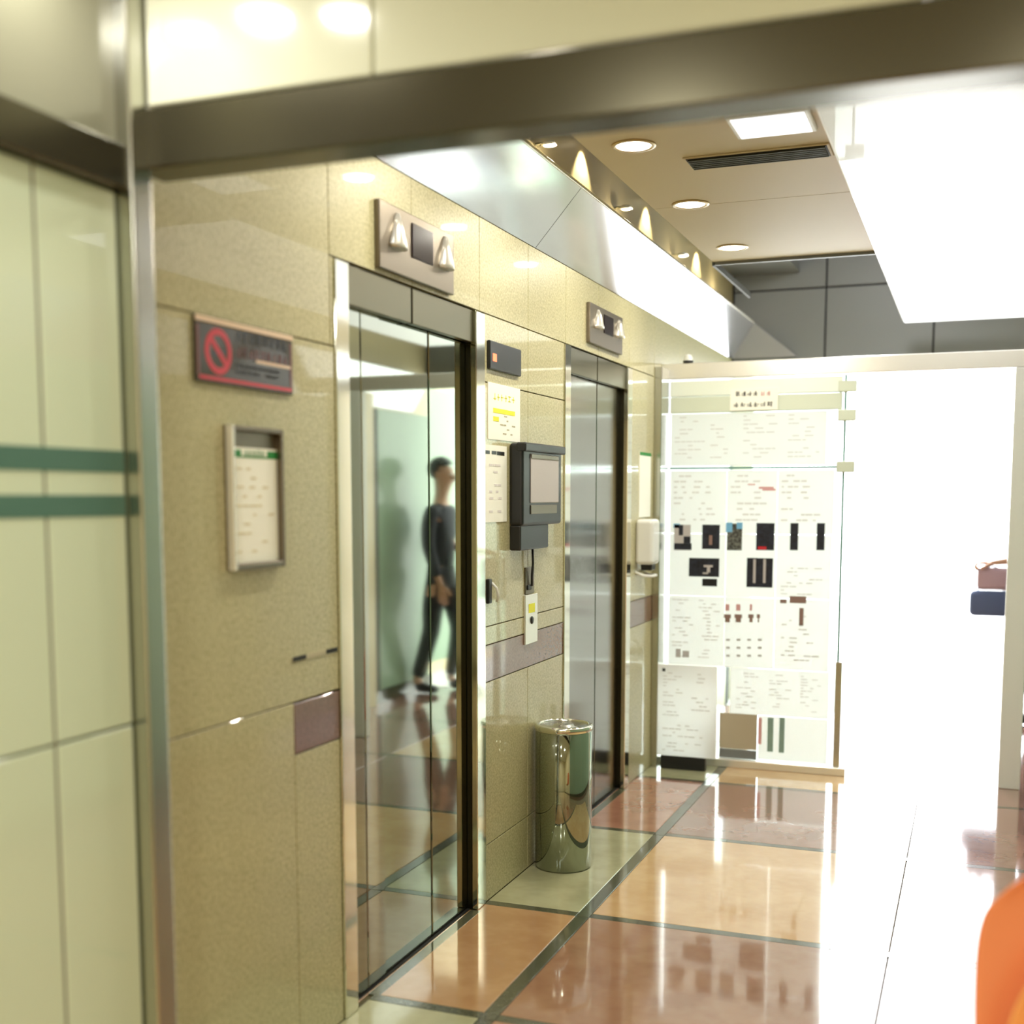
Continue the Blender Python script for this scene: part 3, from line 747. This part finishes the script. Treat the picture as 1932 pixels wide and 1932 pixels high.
per = thing('person', (PX, PY, 0), 'person in dark shirt and trousers outside the entrance, hand reaching in from right', 'person')
per.rotation_euler = (0, 0, math.radians(90))    # local -y is forward -> faces +X ... see below
# local frame: forward = +y, right = +x ; rotated 90 deg so that forward points to the lift wall (-X)
def chain_hand(wr, dirv, side, palmn):
    """five separate fingers curling round a held thing; returns chains rooted at the wrist end"""
    d = Vector(dirv).normalized(); n = Vector(palmn).normalized(); s = d.cross(n).normalized() * side
    out = []
    return d, n, s
body = [
    [((0, 0, .93), (.13, .095)), ((0, .0, 1.05), (.125, .09)), ((0, .005, 1.20), (.145, .10)), ((0, .0, 1.36), (.15, .10)), ((0, -.005, 1.46), (.075, .065)), ((0, .005, 1.53), (.052, .055)), ((0, .02, 1.60), (.062, .078)), ((0, .025, 1.68), (.074, .094)), ((0, .015, 1.745), (.058, .072))],
    [3, ((.17, 0, 1.405), .056), ((.215, -.02, 1.25), .046), ((.235, -.01, 1.12), .038), ((.20, .13, 1.09), .034), ((.13, .285, 1.075), .024), ((.125, .33, 1.07), (.036, .018)), ((.12, .37, 1.065), (.036, .016))],
    [3, ((-.17, 0, 1.405), .056), ((-.215, -.01, 1.25), .046), ((-.235, .0, 1.12), .038), ((-.24, .05, .98), .032), ((-.235, .09, .87), .024), ((-.235, .10, .83), (.018, .034)), ((-.235, .11, .79), (.016, .034))],
    [0, ((.10, 0, .86), .095), ((.12, .05, .68), .075), ((.125, .09, .49), .058), ((.125, .06, .30), .052), ((.125, .01, .09), .036), ((.13, .06, .045), .036), ((.135, .15, .035), .032)],
    [0, ((-.10, 0, .86), .095), ((-.12, -.02, .68), .075), ((-.125, -.03, .49), .058), ((-.125, -.09, .30), .052), ((-.125, -.16, .10), .036), ((-.13, -.11, .045), .036), ((-.135, -.03, .035), .032)],
]
# fingers: right hand closes round the pouch, left hand hangs relaxed
nv = sum(len([p for p in c if not isinstance(p, int)]) for c in body[:2]); ri = nv - 1
for k in range(4):
    L = (.030, .034, .032, .026)[k]; x = .095 + .018 * k
    body.append([ri, ((x, .395, 1.072 - .002 * k), .0095), ((x, .395 + L, 1.062), .0088), ((x, .395 + L + .008, 1.062 - L * .8), .008), ((x, .395 + L - .012, 1.062 - L * 1.3), .007)])
body.append([ri - 1, ((.085, .345, 1.062), .012), ((.068, .375, 1.045), .0105), ((.075, .40, 1.03), .009)])
lv = nv + len(body[2]) - 1 - 1
for k in range(4):
    L = (.030, .034, .032, .026)[k]; y = .142 - .019 * k
    body.append([lv, ((-.235, y, .770), .0092), ((-.232, y + .002, .770 - L), .0086), ((-.222, y + .001, .770 - L * 1.8), .008), ((-.208, y - .002, .770 - L * 2.4), .007)])
body.append([lv - 1, ((-.228, .145, .815), .012), ((-.222, .163, .785), .0105), ((-.215, .168, .762), .009)])
skin_mesh('body', body, 'skin', per, 2)
shirt = [
    [((0, 0, .93), (.150, .115)), ((0, 0, 1.08), (.142, .108)), ((0, .005, 1.21), (.158, .115)), ((0, 0, 1.36), (.162, .115)), ((0, -.003, 1.45), (.085, .075))],
    [3, ((.172, 0, 1.405), .068), ((.218, -.02, 1.25), .060), ((.235, -.015, 1.16), .054)],
    [3, ((-.172, 0, 1.405), .068), ((-.218, -.01, 1.25), .060), ((-.237, .0, 1.12), .052), ((-.24, .05, .98), .045), ((-.237, .08, .90), .038)]]
skin_mesh('shirt', shirt, 'shirt', per, 2)
tr = [
    [((0, 0, 1.05), (.138, .104)), ((0, 0, .92), (.142, .108))],
    [1, ((.10, 0, .85), .108), ((.12, .05, .68), .09), ((.125, .09, .49), .074), ((.125, .06, .30), .066), ((.125, .015, .10), .058)],
    [1, ((-.10, 0, .85), .108), ((-.12, -.02, .68), .09), ((-.125, -.03, .49), .074), ((-.125, -.09, .30), .066), ((-.125, -.155, .11), .058)]]
skin_mesh('trousers', tr, 'trousers', per, 2)
for sx, dy in ((1, 0), (-1, -.17)):
    skin_mesh('shoe', [[((sx * .127, dy + .0, .055), (.044, .05)), ((sx * .13, dy + .07, .045), (.045, .042)), ((sx * .135, dy + .16, .036), (.047, .034)), ((sx * .136, dy + .20, .032), (.036, .026))]], 'shoe', per, 2)
def pball(name, m, c, r, sc=(1, 1, 1), zmin=None):
    b = MB(); bmesh.ops.create_uvsphere(b.bm, u_segments=24, v_segments=16, radius=r)
    for v in b.bm.verts:
        if zmin is not None and v.co.y > 0 and v.co.z < zmin: v.co.y *= .15
    for v in b.bm.verts: v.co = Vector((v.co.x * sc[0] + c[0], v.co.y * sc[1] + c[1], v.co.z * sc[2] + c[2]))
    for f in b.bm.faces: f.smooth = True
    me = bpy.data.meshes.new(name); b.bm.to_mesh(me); b.bm.free(); me.materials.append(M[m])
    o = bpy.data.objects.new(name, me); COL.objects.link(o); o.parent = per; return o
pball('hair', 'hair', (0, .0, 1.715), .095, (.90, 1.08, .98), .035)
for s in (-1, 1):
    pball('ear', 'skin', (s * .078, .01, 1.665), .022, (.4, .8, 1.3))
    e = pball('eye', 'eye', (s * .030, .100, 1.672), .011)
pball('nose', 'skin', (0, .116, 1.645), .016, (.8, 1.1, 1.5))
pball('mouth', 'pinkprint', (0, .104, 1.612), .016, (1.4, .5, .4))
# what the hand holds
pch = MB().box(-.13, .13, -.05, .05, 0, .17, .035, 4).build('carrier_bag', 'navybag', org=(0, 0, 0), smooth=True)
pch.location = (PX - .33, PY + .125, .715); tag(pch, 'navy bag hanging from the hand at the right edge of the entrance', 'bag')
ORG[pch.name] = Vector((0, 0, 0))
MB().tube([(-.08, 0, .16), (-.075, 0, .24), (-.03, 0, .325), (.0, 0, .335), (.03, 0, .325), (.075, 0, .24), (.08, 0, .16)], .006).build('handle', 'navybag', pch)
p2 = MB().box(-.11, .12, -.04, .04, 0, .15, .03, 4).build('folded_cloth', 'purplecase', org=(0, 0, 0), smooth=True)
p2.location = (PX - .31, PY + .125, .889); tag(p2, 'mauve folded cloth tucked on top of the navy bag', 'cloth')
